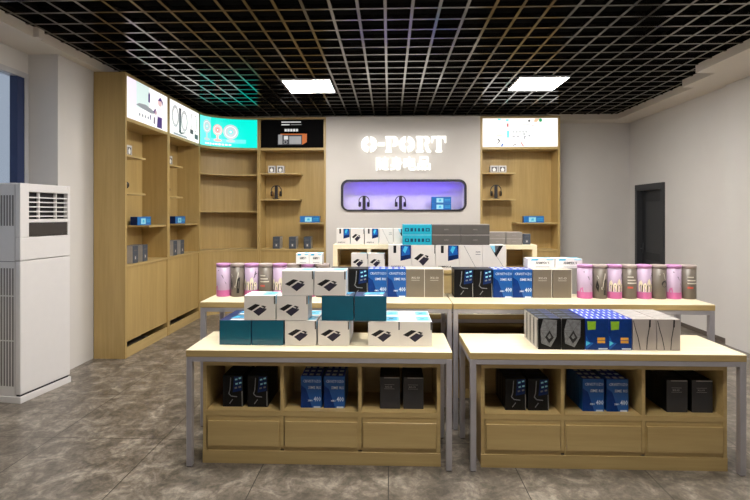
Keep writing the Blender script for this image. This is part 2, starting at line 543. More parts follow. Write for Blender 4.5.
def toy_box(w, d, h):
    c = Carton(w, d, h, 'white_card_grey')
    for f in ('front', 'left'):
        c.decal(f, [(.15,.15),(.85,.15),(.85,.82),(.15,.82)], 'ink_grey')
        c.decal(f, [(.34,.2),(.66,.2),(.72,.5),(.5,.76),(.28,.5)], 'white_card', 2)
    return c.mesh('toy_box')
def slate_box(w, d, h, side):
    c = Carton(w, d, h, 'slate_card', {side: 'grey_spine', 'top': 'ink_grey'})
    c.decal('front', [(.3,.15),(.7,.15),(.72,.45),(.28,.45)], 'ink_grey')
    c.decal('front', [(.42,.22),(.58,.22),(.58,.38),(.42,.38)], 'white_card_grey', 2)
    c.rect('front', .2, .8, .70, .76, 'ink_grey')
    c.rect(side, .3, .5, .74, .84, 'ink_black')
    return c.mesh('lens_box')
def plain_small(w, d, h):
    c = Carton(w, d, h, 'blue_deep', {'top': 'ink_blue'})
    c.rect('front', .2, .8, .5, .7, 'blue_print'); c.rect('front', .1, .9, .08, .2, 'ink_black')
    return c.mesh('cable_box')

# ------------------------------------------------------------------ setting
ZG = 3.26           # underside of the open-cell ceiling
ZS = 3.18           # underside of the plaster soffits
XL, XR, YB, YF = -3.58, 4.17, 8.3, -2.2
TH = .12
b = MB(); b.box(XL-TH, XR+TH+.3, YF-TH, YB+TH, -.1, 0, 'floor_tile'); structure(b.build('floor'), 'grey brown marbled floor tiles')
b = MB(); b.box(XL-TH, XR+TH, YF-TH, YB+TH, 3.75, 3.85, 'plenum_black'); structure(b.build('ceiling'), 'black void above the open grid')
b = MB(); b.box(XL-TH, XR+TH, YB, YB+TH, 0, 3.75, 'wall_paint'); structure(b.build('wall_back'))
b = MB(); b.box(XL-TH, XR+TH, YF-TH, YF, 0, 3.75, 'wall_paint'); structure(b.build('wall_front'))
# right wall with its doorway
DY0, DY1, DZ = 7.25, 8.06, 2.085
b = MB()
b.box(XR, XR+TH, YF, DY0, 0, 3.75, 'wall_paint'); b.box(XR, XR+TH, DY1, YB, 0, 3.75, 'wall_paint')
b.box(XR, XR+TH, DY0, DY1, DZ, 3.75, 'wall_paint')
structure(b.build('wall_right'), 'warm grey wall with the dark door')
b = MB(); b.box(XR-.05, XR, YF, 5.90, 0, 3.75, 'wall_paint'); structure(b.build('wall_right_pilaster'), 'slightly projecting nearer stretch of right wall')
# left wall with window opening
WY0, WY1, WZ0, WZ1 = .9, 4.54, .9, 2.98
b = MB()
b.box(XL-TH, XL, YF, WY0, 0, 3.75, 'wall_paint'); b.box(XL-TH, XL, WY1, YB, 0, 3.75, 'wall_paint')
b.box(XL-TH, XL, WY0, WY1, 0, WZ0, 'wall_paint'); b.box(XL-TH, XL, WY0, WY1, WZ1, 3.75, 'wall_paint')
structure(b.build('wall_left'), 'pale wall with the window')
b = MB(); b.box(XL, -3.28, 4.55, YB, 0, 3.75, 'column_paint'); structure(b.build('wall_left_column'), 'pale column projecting between window and wood shelving')
# window
w = MB()
w.box(XL-.09, XL+.015, WY0, WY1, WZ1-.05, WZ1, 'window_alloy'); w.box(XL-.09, XL+.015, WY0, WY1, WZ0, WZ0+.05, 'window_alloy')
w.box(XL-.09, XL+.014, WY1-.05, WY1-.001, WZ0+.0505, WZ1-.0505, 'window_alloy'); w.box(XL-.09, XL+.014, WY0+.001, WY0+.05, WZ0+.0505, WZ1-.0505, 'window_alloy')
wn = structure(w.build('window_1'), 'pale metal framed window')
w = MB(); w.box(XL-.07, XL+.008, WY1-.135, WY1-.051, WZ0+.052, WZ1-.052, 'navy_frame')
w.box(XL-.075, XL-.015, 2.6, 2.7, WZ0+.052, WZ1-.052, 'navy_frame'); w.build('window_mullion', wn)
w = MB(); w.box(XL-.05, XL-.04, WY0+.05, 2.6, WZ0+.052, WZ1-.052, 'window_glass'); w.build('pane', wn)
w = MB(); w.box(XL-.05, XL-.04, 2.7, WY1-.136, WZ0+.052, WZ1-.052, 'window_glass'); w.build('pane', wn)
# door
d = MB()
d.box(XR-.035, XR+.11, DY0, DY0+.07, 0, DZ-.1, 'charcoal_door'); d.box(XR-.035, XR+.11, DY1-.07, DY1, 0, DZ-.1, 'charcoal_door')
d.box(XR-.036, XR+.11, DY0+.0, DY1-.0, DZ-.1, DZ-.001, 'charcoal_door')
dr = structure(d.build('door_1'), 'charcoal panelled door in the right wall')
d = MB(); d.box(XR+.05, XR+.09, DY0+.07, DY1-.07, 0.005, DZ-.1, 'charcoal_door_dark')
for z0, z1 in ((.2, .85), (.98, 1.8)):
    d.box(XR+.043, XR+.05, DY0+.19, DY1-.19, z0, z1, 'charcoal_door', .004)
lf = d.build('door_leaf', dr)
d = MB(); d.box(XR+.035, XR+.05, DY1-.14, DY1-.10, .95, 1.12, 'charcoal_door', .003)
d.tube([(XR+.0, DY1-.12, 1.03), (XR+.0, DY1-.23, 1.03)], .009, 'charcoal_door'); d.tube([(XR+.0, DY1-.12, 1.03), (XR+.04, DY1-.12, 1.03)], .008, 'charcoal_door')
d.build('door_handle', lf)
# skirting
b = MB(); b.box(XR-.012, XR, 5.905, DY0-.02, 0, .055, 'skirting'); structure(b.build('baseboard_right'))
b = MB(); b.box(2.74, XR, YB-.012, YB, 0, .055, 'skirting'); structure(b.build('baseboard_back'))
# soffits (plaster below the grid, black void side above it)
GL, GR0, GR1, GR2, GB, GB2 = -3.18, 3.43, 3.65, 3.80, 7.95, 7.96
def soffit(name, boxes, label):
    b = MB()
    for x0, x1, y0, y1 in boxes:
        b.box(x0, x1, y0, y1, ZS, ZG+.012, 'soffit_paint'); b.box(x0, x1, y0, y1, ZG+.0125, 3.7, 'plenum_black')
    structure(b.build(name), label)
soffit('trim_1', [(XL, GL, YF, YB), (GL, GL+.05, 4.10, 4.17)], 'plaster soffit above the window')
soffit('trim_2', [(GR0, XR, YF, 5.38), (GR1, XR, 5.38, 5.98), (GR2, XR, 5.98, YB)], 'stepped plaster soffit along right wall')
soffit('trim_3', [(GL, 2.74, GB, YB), (2.74, GR2, GB2, YB)], 'plaster soffit along back wall')
# open-cell ceiling grid
S = .220
g = MB()
x = -.036 - S*14
bwd = .0125
while x < GR2-.02:
    y1 = GB if x < 2.74 else GB2
    y0 = 5.98 if x > GR1-.02 else (5.38 if x > GR0-.02 else YF)
    g.box(x-bwd, x+bwd, y0+.001, y1-.001, ZG, ZG+.04, 'grid_metal')
    x += S
y = 3.80 - S*27
while y < GB2-.03:
    xr = GR0 if y < 5.39 else (GR1 if y < 5.99 else GR2)
    xl = GL+.001 if not 4.08 < y < 4.19 else GL+.061
    if y > GB-.03: xl = 2.741
    g.box(xl, xr-.001, y-bwd, y+bwd, ZG+.0004, ZG+.0404, 'grid_metal')
    y += S
structure(g.build('ceiling_grid'), 'open square lattice ceiling of grey metal bars')
# lamps
def ceiling_panel(x, y, label):
    s = .29
    t = empty('ceiling_light', (x, y, ZG-.022), 0, label, 'ceiling light', 'square ceiling light panels')
    f = MB()
    f.box(-s-.012, s+.012, -s-.012, -s, 0, .021, 'panel_frame'); f.box(-s-.012, s+.012, s, s+.012, 0, .021, 'panel_frame')
    f.box(-s-.012, -s, -s, s, 0, .021, 'panel_frame'); f.box(s, s+.012, -s, s, 0, .021, 'panel_frame')
    f.build('frame', t)
    f = MB(); f.box(-s+.001, s-.001, -s+.001, s-.001, .004, .008, 'panel_light'); f.build('diffuser', t)
    f = MB(); f.box(-s+.001, s-.001, -s+.001, s-.001, .010, .0205, 'panel_frame'); f.build('back_plate', t)
for (x, y, l) in ((-1.03, 6.03, 'lit square ceiling panel left of centre, towards the black radio poster'),
                  (1.865, 6.0, 'lit square ceiling panel right of centre, before the white lit poster'),
                  (-1.03, 3.18, 'lit square ceiling panel straight above the front left table'),
                  (1.865, 3.18, 'lit square ceiling panel straight above the front right table')):
    ceiling_panel(x, y, l)
ceiling_panel(.42, 1.75, 'added unseen square ceiling panel on the middle line, lighting the table fronts')  # fill panel added out of view to brighten cabinet and box fronts

# feature wall with niche
def rrect(x0, x1, z0, z1, r, n=6):
    pts = []
    for cx, cz, a0 in ((x1-r, z1-r, 0), (x0+r, z1-r, 90), (x0+r, z0+r, 180), (x1-r, z0+r, 270)):
        for q in range(n+1):
            a = math.radians(a0 + 90*q/n)
            pts.append((cx + r*math.cos(a), cz + r*math.sin(a)))
    return pts
FY = 7.6
PX0, PX1 = -1.03, 1.455
NX0, NX1, NZ0, NZ1 = -.765, 1.215, 1.668, 2.135
b = MB(); bm = b.bm
out = [(PX0, 0), (PX1, 0), (PX1, ZS-.002), (PX0, ZS-.002)]
ov = [bm.verts.new((p[0], FY, p[1])) for p in out]
iv = [bm.verts.new((p[0], FY, p[1])) for p in rrect(NX0, NX1, NZ0, NZ1, .1)]
es = [bm.edges.new((ov[k], ov[(k+1)%4])) for k in range(4)] + [bm.edges.new((iv[k], iv[(k+1)%len(iv)])) for k in range(len(iv))]
bmesh.ops.triangle_fill(bm, use_beauty=True, use_dissolve=False, edges=es, normal=(0,-1,0))
b.mi('feature_paint'); wi = b.mi('niche_white')
bk = [bm.verts.new((v.co.x, FY+.28, v.co.z)) for v in iv]
for k in range(len(iv)):
    f = bm.faces.new((iv[k], iv[(k+1)%len(iv)], bk[(k+1)%len(iv)], bk[k])); f.material_index = wi; f.smooth = True
f = bm.faces.new(bk); f.material_index = wi
ob = [bm.verts.new((v.co.x, YB, v.co.z)) for v in ov]
for k in range(4): bm.faces.new((ov[k], ov[(k+1)%4], ob[(k+1)%4], ob[k])).material_index = 0
fw = structure(b.build('wall_feature'), 'pale partition wall carrying the lit sign and niche')
b = MB()
a1 = rrect(NX0-.022, NX1+.022, NZ0-.022, NZ1+.022, .12); a2 = rrect(NX0+.012, NX1-.012, NZ0+.004, NZ1-.012, .09)
i = b.mi('niche_black'); V = b.bm.verts.new
R = [[V((p[0], yy, p[1])) for p in pl] for pl, yy in ((a1, FY+.001), (a1, FY-.022), (a2, FY-.022), (a2, FY+.06))]
n = len(a1)
for r in range(3):
    for k in range(n):
        b.bm.faces.new((R[r][k], R[r][(k+1)%n], R[r+1][(k+1)%n], R[r+1][k])).material_index = i
nf = b.build('niche_frame', fw); nf['label'] = 'dark rounded frame round the niche'
b = MB(); b.box(NX0+.12, NX1-.12, FY+.075, FY+.095, NZ1-.007, NZ1-.001, 'led_violet'); ls = b.build('light_strip', fw); ls['label'] = 'violet light strip in niche top'

# sign
def letter(parent, name, shapes, x0, z0, w, h, depth=.03):
    m = MB()
    for pts in shapes:
        P = [(x0+u*w, -depth, z0+v*h) for u, v in pts]
        m.prism(P, (0, depth, 0), 'sign_white')
    for f in m.bm.faces[:]: pass
    return m.build(name, parent)
def ring_half(cx, cy, ro, io, a0, a1, n=9):
    o = [(cx+ro[0]*math.cos(math.radians(a0+(a1-a0)*k/n)), cy+ro[1]*math.sin(math.radians(a0+(a1-a0)*k/n))) for k in range(n+1)]
    q = [(cx+io[0]*math.cos(math.radians(a0+(a1-a0)*k/n)), cy+io[1]*math.sin(math.radians(a0+(a1-a0)*k/n))) for k in range(n+1)]
    return o + q[::-1]
def O_shape():
    return [ring_half(.47,.5,(.47,.5),(.13,.15),96,264), ring_half(.53,.5,(.47,.5),(.13,.15),-84,84)]
P_shape = [[(.04,0),(.52,0),(.52,.10),(.46,.12),(.46,.88),(.52,.9),(.52,1),(.04,1),(.04,.9),(.12,.88),(.12,.12),(.04,.1)],
           [(.56,1),(.74,1)] + [(.70+.30*math.cos(math.radians(a)), .68+.32*math.sin(math.radians(a))) for a in range(80,-91,-17)] + [(.56,.36),(.56,.50),(.62,.52),(.68,.68),(.62,.86),(.56,.88)]]
R_shape = [P_shape[0],
           [(.56,1),(.72,1)] + [(.68+.26*math.cos(math.radians(a)), .74+.26*math.sin(math.radians(a))) for a in range(80,-71,-15)] + [(.80,.42),(.90,.12),(1,.1),(1,0),(.72,0),(.60,.42),(.56,.46),(.56,.56),(.64,.62),(.66,.74),(.62,.86),(.56,.88)]]
T_shape = [[(.28,0),(.72,0),(.72,.10),(.66,.12),(.66,1),(.34,1),(.34,.12),(.28,.10)],
           [(.0,1),(.30,1),(.30,.86),(.14,.84),(.06,.58),(0,.58)], [(1,1),(.70,1),(.70,.86),(.86,.84),(.94,.58),(1,.58)]]
D_shape = [[(0,.40),(1,.40),(1,.60),(0,.60)]]
SY = FY - .05
sg = empty('illuminated_sign', (0, SY, 2.588), 0, 'glowing white stencil Latin letters across the pale wall above the niche', 'sign')
hgt = .255
xx = -.455
for nm, shp, wd in (('letter_o', O_shape(), .262), ('hyphen', D_shape, .11), ('letter_p', P_shape, .222), ('letter_o', O_shape(), .262), ('letter_r', R_shape, .255), ('letter_t', T_shape, .235)):
    gap = .008 if nm == 'hyphen' else .0
    letter(sg, 'letter' if nm != 'hyphen' else 'hyphen', shp, xx+gap, 0, wd-.006, hgt)
    # stand-offs hold each letter to the wall
    xx += wd + .003
c2 = empty('illuminated_sign', (0, SY, 2.30), 0, 'glowing white Chinese characters under the stencil letters, above the niche', 'sign')
zx = -.215
for ch in '随身电品':
    vs, fs, asp = text_geo(ch, .010, 2)
    m = MB(); W = .202; H = .215
    i = m.mi('sign_white')
    fr = [m.bm.verts.new((zx+a*W, -.03, bb*H)) for a, bb in vs]; bk_ = [m.bm.verts.new((zx+a*W, 0, bb*H)) for a, bb in vs]
    cnt = {}
    for q in fs:
        for s_ in range(len(q)):
            e = (q[s_], q[(s_+1)%len(q)]); cnt[e] = cnt.get(e, 0) + 1
    for q in fs:
        try:
            m.bm.faces.new([fr[k] for k in q]); m.bm.faces.new([bk_[k] for k in q][::-1])
        except ValueError: pass
    for (a_, b_) in list(cnt):
        if (b_, a_) not in cnt:
            try: m.bm.faces.new((fr[a_], bk_[a_], bk_[b_], fr[b_]))
            except ValueError: pass
    m.build('character', c2)
    zx += .221

# ------------------------------------------------------------------ shelving units
T_ = .032
def poster_decals(p, kind, W, z0, H):
    """printed light box at local y = 0 (front), x 0..W, z z0..z0+H"""
    def P(u, v, e): return (u*W, -.0012*e, z0+v*H)
    def poly(pts, m, e=1): p.poly([P(u, v, e) for u, v in pts], m)
    def ell(cx, cy, rx, ry, m, e=1, n=20): p.fan(P(cx,cy,e), [P(cx+rx*math.cos(2*PI*k/n), cy+ry*math.sin(2*PI*k/n), e) for k in range(n)], m)
    def rect(a, b_, c, d_, m, e=1): poly([(a,c),(b_,c),(b_,d_),(a,d_)], m, e)
    def ring(cx, cy, rx, ry, t, m, e=1, n=24, a0=0, a1=360):
        for k in range(n):
            a = math.radians(a0+(a1-a0)*k/n); bb = math.radians(a0+(a1-a0)*(k+1)/n)
            poly([(cx+rx*math.cos(a), cy+ry*math.sin(a)), (cx+rx*math.cos(bb), cy+ry*math.sin(bb)),
                  (cx+(rx-t)*math.cos(bb), cy+(ry-2*t)*math.sin(bb)), (cx+(rx-t)*math.cos(a), cy+(ry-2*t)*math.sin(a))], m, e)
    if kind == 'umbrella':
        rect(0, .2, 0, 1, 'lit_lilac'); rect(.2, .5, .35, 1, 'lit_mint')
        poly([(.19,.40),(.26,.47),(.42,.50),(.58,.44),(.66,.36),(.55,.33),(.35,.36)], 'lit_grey', 2)
        poly([(.48,.60),(.52,.60),(.525,.82),(.50,.88),(.48,.8)], 'lit_purple', 2)
        for a in (.25, .32, .39, .46): rect(a, a+.04, .15, .22, 'lit_grey', 2)
        ell(.78, .72, .055, .10, 'lit_skin', 3); poly([(.72,.76),(.79,.88),(.86,.78),(.86,.66),(.82,.78)], 'lit_purple', 4)
        poly([(.70,.30),(.74,.60),(.84,.60),(.88,.28),(.84,.26)], 'lit_lilac', 2)
        poly([(.70,.02),(.72,.32),(.84,.32),(.84,.02)], 'lit_purple', 3)
        poly([(.60,.40),(.66,.52),(.70,.42),(.68,.36)], 'lit_purple', 3)
        ell(.67, .40, .03, .06, 'lit_skin', 3); poly([(.60,.1),(.64,.34),(.70,.34),(.70,.05)], 'lit_lilac', 4)
        rect(.61, .64, .08, .26, 'lit_dark', 5); poly([(.52,.26),(.55,.30),(.55,.14),(.53,.16)], 'lit_purple', 3)
    elif kind == 'neckband':
        ring(.16, .56, .11, .32, .02, 'lit_grey', 2); ring(.46, .52, .11, .32, .02, 'lit_grey', 2)
        ring(.16, .56, .085, .26, .008, 'lit_dark', 3); ring(.46, .52, .085, .26, .008, 'lit_dark', 3)
        rect(.275, .345, .12, .86, 'lit_dark', 3); rect(.295, .315, .2, .8, 'lit_grey', 4)
        poly([(.08,.22),(.28,.12),(.55,.2),(.34,.08)], 'lit_dark', 4)
        ring(.74, .62, .05, .26, .014, 'lit_dark', 2, a0=90, a1=270); ring(.85, .60, .06, .28, .014, 'lit_dark', 2, a0=-90, a1=90)
        rect(.66, .78, .22, .36, 'lit_dark', 2); rect(.83, .96, .10, .26, 'lit_dark', 2)
        rect(.1, .55, .01, .07, 'lit_grey', 2)
    elif kind == 'radio':
        rect(.33, .64, .895, .935, 'lit_text'); rect(.33, .46, .80, .84, 'lit_text'); rect(.48, .65, .81, .83, 'lit_silver')
        for k in range(5): rect(.38+.045*k, .415+.045*k, .58, .67, 'lit_text')
        poly([(.32,.50),(.71,.50),(.70,.44),(.29,.44)], 'lit_orange'); poly([(.66,.46),(.735,.50),(.735,.2),(.66,.10)], 'lit_orange')
        rect(.27, .66, .10, .46, 'lit_dark', 2); rect(.28, .345, .12, .47, 'lit_silver', 3)
        rect(.37, .435, .29, .42, 'lit_text', 3); ring(.395, .2, .03, .07, .01, 'lit_silver', 3)
        rect(.455, .645, .13, .41, 'lit_silver', 3)
        for k in range(4): rect(.46, .64, .17+.06*k, .18+.06*k, 'lit_grey', 4)
    elif kind == 'icons':
        rect(.38, .63, .755, .775, 'lit_grey')
        for k in range(5): rect(.40+.042*k, .425+.042*k, .50, .54, 'lit_grey')
        for a, bb in ((.395,.43), (.45,.49)): rect(a, bb, .35, .39, 'lit_grey')
        for a, c in ((.54,.42),(.55,.34),(.545,.28),(.61,.36)): rect(a, a+.025, c, c+.05, 'lit_grey')
        rect(.32, .355, .32, .56, 'lit_aqua'); rect(.2, .24, .93, .99, 'lit_aqua'); rect(.31, .345, .90, .97, 'lit_aqua')
        rect(.32, .345, .70, .82, 'lit_rose'); ell(.77, .93, .022, .06, 'lit_green'); ell(.62, .91, .014, .04, 'lit_dark')
        poly([(.70,.99),(.76,.99),(.72,.86),(.68,.88)], 'lit_peach'); ell(.67, .73, .008, .02, 'lit_rose')
        poly([(.19,.28),(.215,.29),(.235,.20),(.20,.10),(.19,.12),(.215,.20)], 'lit_dark'); poly([(.24,.03),(.26,.12),(.28,.10),(.26,.0)], 'lit_blue')
        poly([(.40,.06),(.45,.11),(.455,.09),(.40,.03)], 'lit_dark'); poly([(.50,.17),(.52,.15),(.55,.02),(.535,.02)], 'lit_rose')
        poly([(.72,.30),(.80,.19),(.79,.17),(.71,.27)], 'lit_mint'); rect(.18, .26, .38, .41, 'lit_peach')

def shelving(name, loc, rz, W, D, label, poster, pbase, shelves, sides=(True, True), toe=True):
    t = empty(name, loc, rz, label, 'shelving unit')
    H, ZB, ZP0, ZP1 = 3.17, 1.03, 2.678, 3.134
    m = MB()
    if sides[0]: m.box(0, T_, 0, D, 0, H, 'maple_upright')
    if sides[1]: m.box(W-T_, W, 0, D, 0, H, 'maple_upright')
    m.box(T_, W-T_, D-.02, D, .10, H-.03, 'maple_upright')
    m.box(T_, W-T_, .001, D-.02, ZB-.025, ZB, 'maple')
    m.box(T_, W-T_, .0, D-.02, H-.03, H, 'maple'); m.box(T_, W-T_, .001, D-.02, ZP0-.04, ZP0-.01, 'maple')
    m.build('carcass', t)
    m = MB(); m.box(T_, W-T_, .012, .03, .175, ZB-.026, 'maple_upright', .002); m.build('cupboard_front', t)
    m = MB(); m.box(T_, W-T_, .004, .024, 0, .112, 'maple'); m.build('plinth', t)
    m = MB()
    m.box(T_+.001, W-T_-.001, .006, .05, ZP0-.008, ZP1+.003, 'maple')
    m.recalc = False
    hp = m.build('poster_case', t)
    m = MB(); m.recalc = False
    w2 = W-2*T_-.012
    m.box(0, w2, 0.0, .006, ZP0, ZP1, pbase)
    poster_decals(m, poster, w2, ZP0, ZP1-ZP0)
    m.build('lit_poster', hp, (T_+.006, -.0005, 0))
    for (x0, x1, z, rnd) in shelves:
        m = MB()
        f0 = .02
        pts = [(x0, f0), (x1, f0), (x1, D-.021), (x0, D-.021)]
        if rnd == 'r':
            pts = [(x0, f0), (x1-.10, f0)] + [(x1-.10+.10*math.sin(math.radians(a)), f0+.10-.10*math.cos(math.radians(a))) for a in range(15, 91, 15)] + [(x1, D-.021), (x0, D-.021)]
        m.prism([(p[0], p[1], z-.022) for p in pts], (0,0,.022), 'maple')
        m.build('shelf', t)
    return t
Z1, Z2, Z3, ZB = 2.27, 1.845, 1.46, 1.03
bw = 1.018
BX = -2.916
shelving('shelving_unit', (BX, 5.10, 0), PI/2, bw, .355, 'tall maple shelving unit nearest the window, under the lit umbrella poster', 'umbrella', 'lit_white',
         [(T_, .47, Z1, ''), (T_, .47, Z2, ''), (.555, bw-T_, Z3, '')])
shelving('shelving_unit', (BX, 5.10+bw+.002, 0), PI/2, bw, .355, 'tall maple shelving unit under the lit poster of grey neckband earphones', 'neckband', 'lit_white',
         [(T_, .47, Z1, ''), (T_, .47, Z2, ''), (.555, bw-T_, Z3, '')])
BU0, BU1 = -2.135, -1.034
shelving('shelving_unit', (BU0, 7.6, 0), 0, BU1-BU0, .355, 'tall maple shelving unit under the black poster of an orange radio', 'radio', 'lit_black',
         [(T_, .655, Z1, 'r'), (T_, .655, Z2, 'r'), (.655, BU1-BU0-T_, Z3, '')])
RU0, RU1 = 1.458, 2.725
shelving('shelving_unit', (RU0, 7.6, 0), 0, RU1-RU0, .355, 'tall maple shelving unit right of the pale sign wall', 'icons', 'lit_white',
         [(T_, .57, Z1, ''), (T_, .57, Z2, ''), (.585, RU1-RU0-T_, Z3, '')])
# curved corner unit
t = empty('shelving_unit', (0, 0, 0), 0, 'curved corner maple shelving unit under the turquoise fan poster', 'shelving unit')
A = (BX, 5.10+2*bw+.006); B = (BU0-.002, 7.6)
def curve(off, n=18, a0=0, a1=90):
    rx, ry = B[0]-A[0], B[1]-A[1]
    out = []
    for k in range(n+1):
        a = math.radians(a0+(a1-a0)*k/n)
        out.append((B[0] - (rx+off)*math.cos(a), A[1] + (ry+off)*math.sin(a)))
    return out
H, ZP0, ZP1 = 3.17, 2.678, 3.134
m = MB()
m.strip(curve(.335), curve(.355), 0.1, H-.03, 'maple_upright')
m.strip(curve(.001), curve(.334), ZB-.025, ZB, 'maple')
m.strip(curve(0), curve(.355), H-.03, H, 'maple'); m.strip(curve(.001), curve(.334), ZP0-.04, ZP0-.01, 'maple')
m.box(A[0]-.354, A[0]-.001, A[1], A[1]+.02, 0, H-.031, 'maple_upright'); m.box(B[0]-.02, B[0], B[1]+.001, B[1]+.354, 0, H-.031, 'maple_upright')
m.build('carcass', t)
m = MB(); m.strip(curve(.010), curve(.028), .175, ZB-.026, 'maple_upright'); m.build('cupboard_front', t)
m = MB(); m.strip(curve(.002), curve(.02), 0, .112, 'maple'); m.build('plinth', t)
m = MB(); m.strip(curve(.008), curve(.05), ZP0-.008, H-.031, 'maple'); pc = m.build('poster_case', t)
m = MB(); m.recalc = False
m.strip(curve(.001, 24, 1.5, 88.5), curve(.007, 24, 1.5, 88.5), ZP0, ZP1, 'lit_turquoise')
def CP(u, v, e):
    a = math.radians(2+86*u); rx, ry = B[0]-A[0], B[1]-A[1]
    o = -.0015*e
    return (B[0]-(rx+o)*math.cos(a), A[1]+(ry+o)*math.sin(a), ZP0+v*(ZP1-ZP0))
def cell(cx, cy, rx, ry, mm, e): m.fan(CP(cx,cy,e), [CP(cx+rx*math.cos(2*PI*k/20), cy+ry*math.sin(2*PI*k/20), e) for k in range(20)], mm)
def crect(a, b_, c, d_, mm, e, n=10):
    for k in range(n):
        u0, u1 = a+(b_-a)*k/n, a+(b_-a)*(k+1)/n
        m.poly([CP(u0,c,e), CP(u1,c,e), CP(u1,d_,e), CP(u0,d_,e)], mm)
crect(0, .3, .0, 1, 'lit_aqua', 1)
crect(.05, .85, .14, .28, 'lit_aqua', 2, 14)
for cx, cy, r, c1, c2_ in ((.20,.66,.10,'lit_pale','lit_aqua'), (.42,.58,.085,'lit_pink','lit_rose'), (.63,.54,.115,'lit_pale','lit_aqua')):
    cell(cx, cy, r, r*2.3, c1, 3); cell(cx, cy, r*.78, r*1.75, 'lit_white', 4); cell(cx, cy, r*.70, r*1.55, c1, 5)
    cell(cx, cy, r*.3, r*.7, c2_, 6); cell(cx, cy, r*.16, r*.4, 'lit_white', 7)
    crect(cx-.018, cx+.018, .22, cy-r*1.9, c1, 3, 2); cell(cx, .22, .07, .05, c1, 4)
for k in range(9): crect(.16+.055*k, .20+.055*k, .05, .11, 'lit_white', 3, 1)
m.build('lit_poster', pc)
for z in (2.245, 1.65):
    m = MB(); m.strip(curve(.02, 18, 2.5, 87.5), curve(.334, 18, 2.5, 87.5), z-.022, z, 'maple'); m.build('shelf', t)

# ------------------------------------------------------------------ shelf goods
def make_headphones(loc, rz, lab, labs):
    s_ = empty('headphone_stand', loc, rz, labs, 'headphone stand', 'headphone stands')
    q = MB(); q.box(-.05, .05, -.035, .035, 0, .012, 'black_plastic', .003); q.build('base', s_)
    q = MB(); q.box(-.026, .026, -.010, .010, .012, .205, 'charcoal_plastic', .003); q.build('post', s_)
    q = MB(); q.prism([(-.026,-.016,.205),(.026,-.016,.205),(.018,-.016,.219),(-.018,-.016,.219)], (0,.032,0), 'black_plastic'); q.build('cradle', s_)
    h = empty('headphones', (loc[0], loc[1], loc[2]+.22), rz, lab, 'headphones', 'over-ear headphones on display')
    q = MB(); R0 = .072
    q.tube([(-.084*math.cos(math.radians(a))*1.0, 0, -.075+.0805*math.sin(math.radians(a))) for a in range(-14, 195, 8)], .0075, 'charcoal_plastic', 8); q.build('headband', h)
    for sg_ in (-1, 1):
        q = MB()
        q.tube([(sg_*.092, 0, -.130), (sg_*.088, 0, -.130), (sg_*.068, 0, -.130), (sg_*.064, 0, -.130)], [.028, .042, .044, .038], 'black_plastic', 16); e = q.build('ear_cup', h)
        q = MB(); q.tube([(sg_*.064, 0, -.130), (sg_*.052, 0, -.130), (sg_*.048, 0, -.130)], [.040, .041, .032], 'tan_leather' if 'wood' in lab else 'charcoal_plastic', 16); q.build('ear_cushion', e)
def wl(bay, lx, ly):    # local coordinates of the left bays to world
    return (BX - ly, (5.10 if bay == 0 else 5.10+bw+.002) + lx)
side = 'left'
SB = shelf_box(.325, .09, .105); TB = toy_box(.115, .09, .125)
SLl = slate_box(.115, .16, .20, 'left'); SLr = slate_box(.115, .2, .195, 'right')
bn = ('under the umbrella poster', 'under the neckband earphone poster')
for bay in (0, 1):
    for k, lx in enumerate((.12, .25)):
        x, y = wl(bay, lx, .14)
        inst(TB, 'toy_box', (x, y, Z1+.001), 'small grey toy box, %s on top shelf %s' % (('nearer one', 'farther one')[k], bn[bay]), 'box', 'small toy boxes on top shelves', PI/2)
    x, y = wl(bay, .17, .14)
    make_headphones((x, y, Z2+.001), PI/2, 'dark headphones in the unit %s, half hidden by its side panel' % bn[bay], 'black headphone stand on the middle shelf %s' % bn[bay])
    x, y = wl(bay, .735, .22)
    inst(SB, 'tablet_box', (x, y, Z3+.001), 'long blue tablet box on the short right shelf %s' % bn[bay], 'box', 'long blue tablet boxes', PI/2)
    for k, lx in enumerate((.27, .49)):
        x, y = wl(bay, lx, .115)
        inst(SLl, 'lens_box', (x, y, ZB+.001), 'slate box with pale side, %s of two on counter %s' % (('nearer', 'farther')[k], bn[bay]), 'box', 'slate lens boxes on the cupboard tops', PI/2)
for k, x in enumerate((-1.945, -1.80)):
    inst(TB, 'toy_box', (x, 7.74, Z1+.001), 'small grey toy box, %s one on top shelf under the radio poster' % ('left', 'right')[k], 'box', 'small toy boxes on top shelves')
make_headphones((-1.88, 7.75, Z2+.001), 0, 'black headphones with wood coloured cushions under the radio poster', 'black headphone stand on middle shelf under the radio poster')
inst(SB, 'tablet_box', (-1.315, 7.76, Z3+.001), 'long blue tablet box on the right shelf under the radio poster', 'box', 'long blue tablet boxes')
for k, x in enumerate((-1.855, -1.59, -1.345)):
    inst(SLr, 'lens_box', (x, 7.75, ZB+.001), 'slate box with pale side, %s of three in a row under the radio poster' % ('left', 'middle', 'right')[k], 'box', 'slate lens boxes on the cupboard tops')
TB2 = toy_box(.125, .09, .115)
for k, x in enumerate((1.70, 1.835)):
    inst(TB2, 'toy_box', (x, 7.74, Z1+.001), 'small grey toy box, %s one on top shelf right of the sign wall' % ('left', 'right')[k], 'box', 'small toy boxes on top shelves')
make_headphones((1.74, 7.75, Z2+.001), 0, 'black headphones with wood coloured cushions in unit right of the sign wall', 'black headphone stand on middle shelf right of the sign wall')
inst(SB, 'tablet_box', (2.345, 7.76, Z3+.001), 'long blue tablet box on the low shelf right of the sign wall', 'box', 'long blue tablet boxes')
inst(SLr, 'lens_box', (1.62, 7.75, ZB+.001), 'slate box at the left on counter right of the sign wall', 'box', 'slate lens boxes on the cupboard tops')
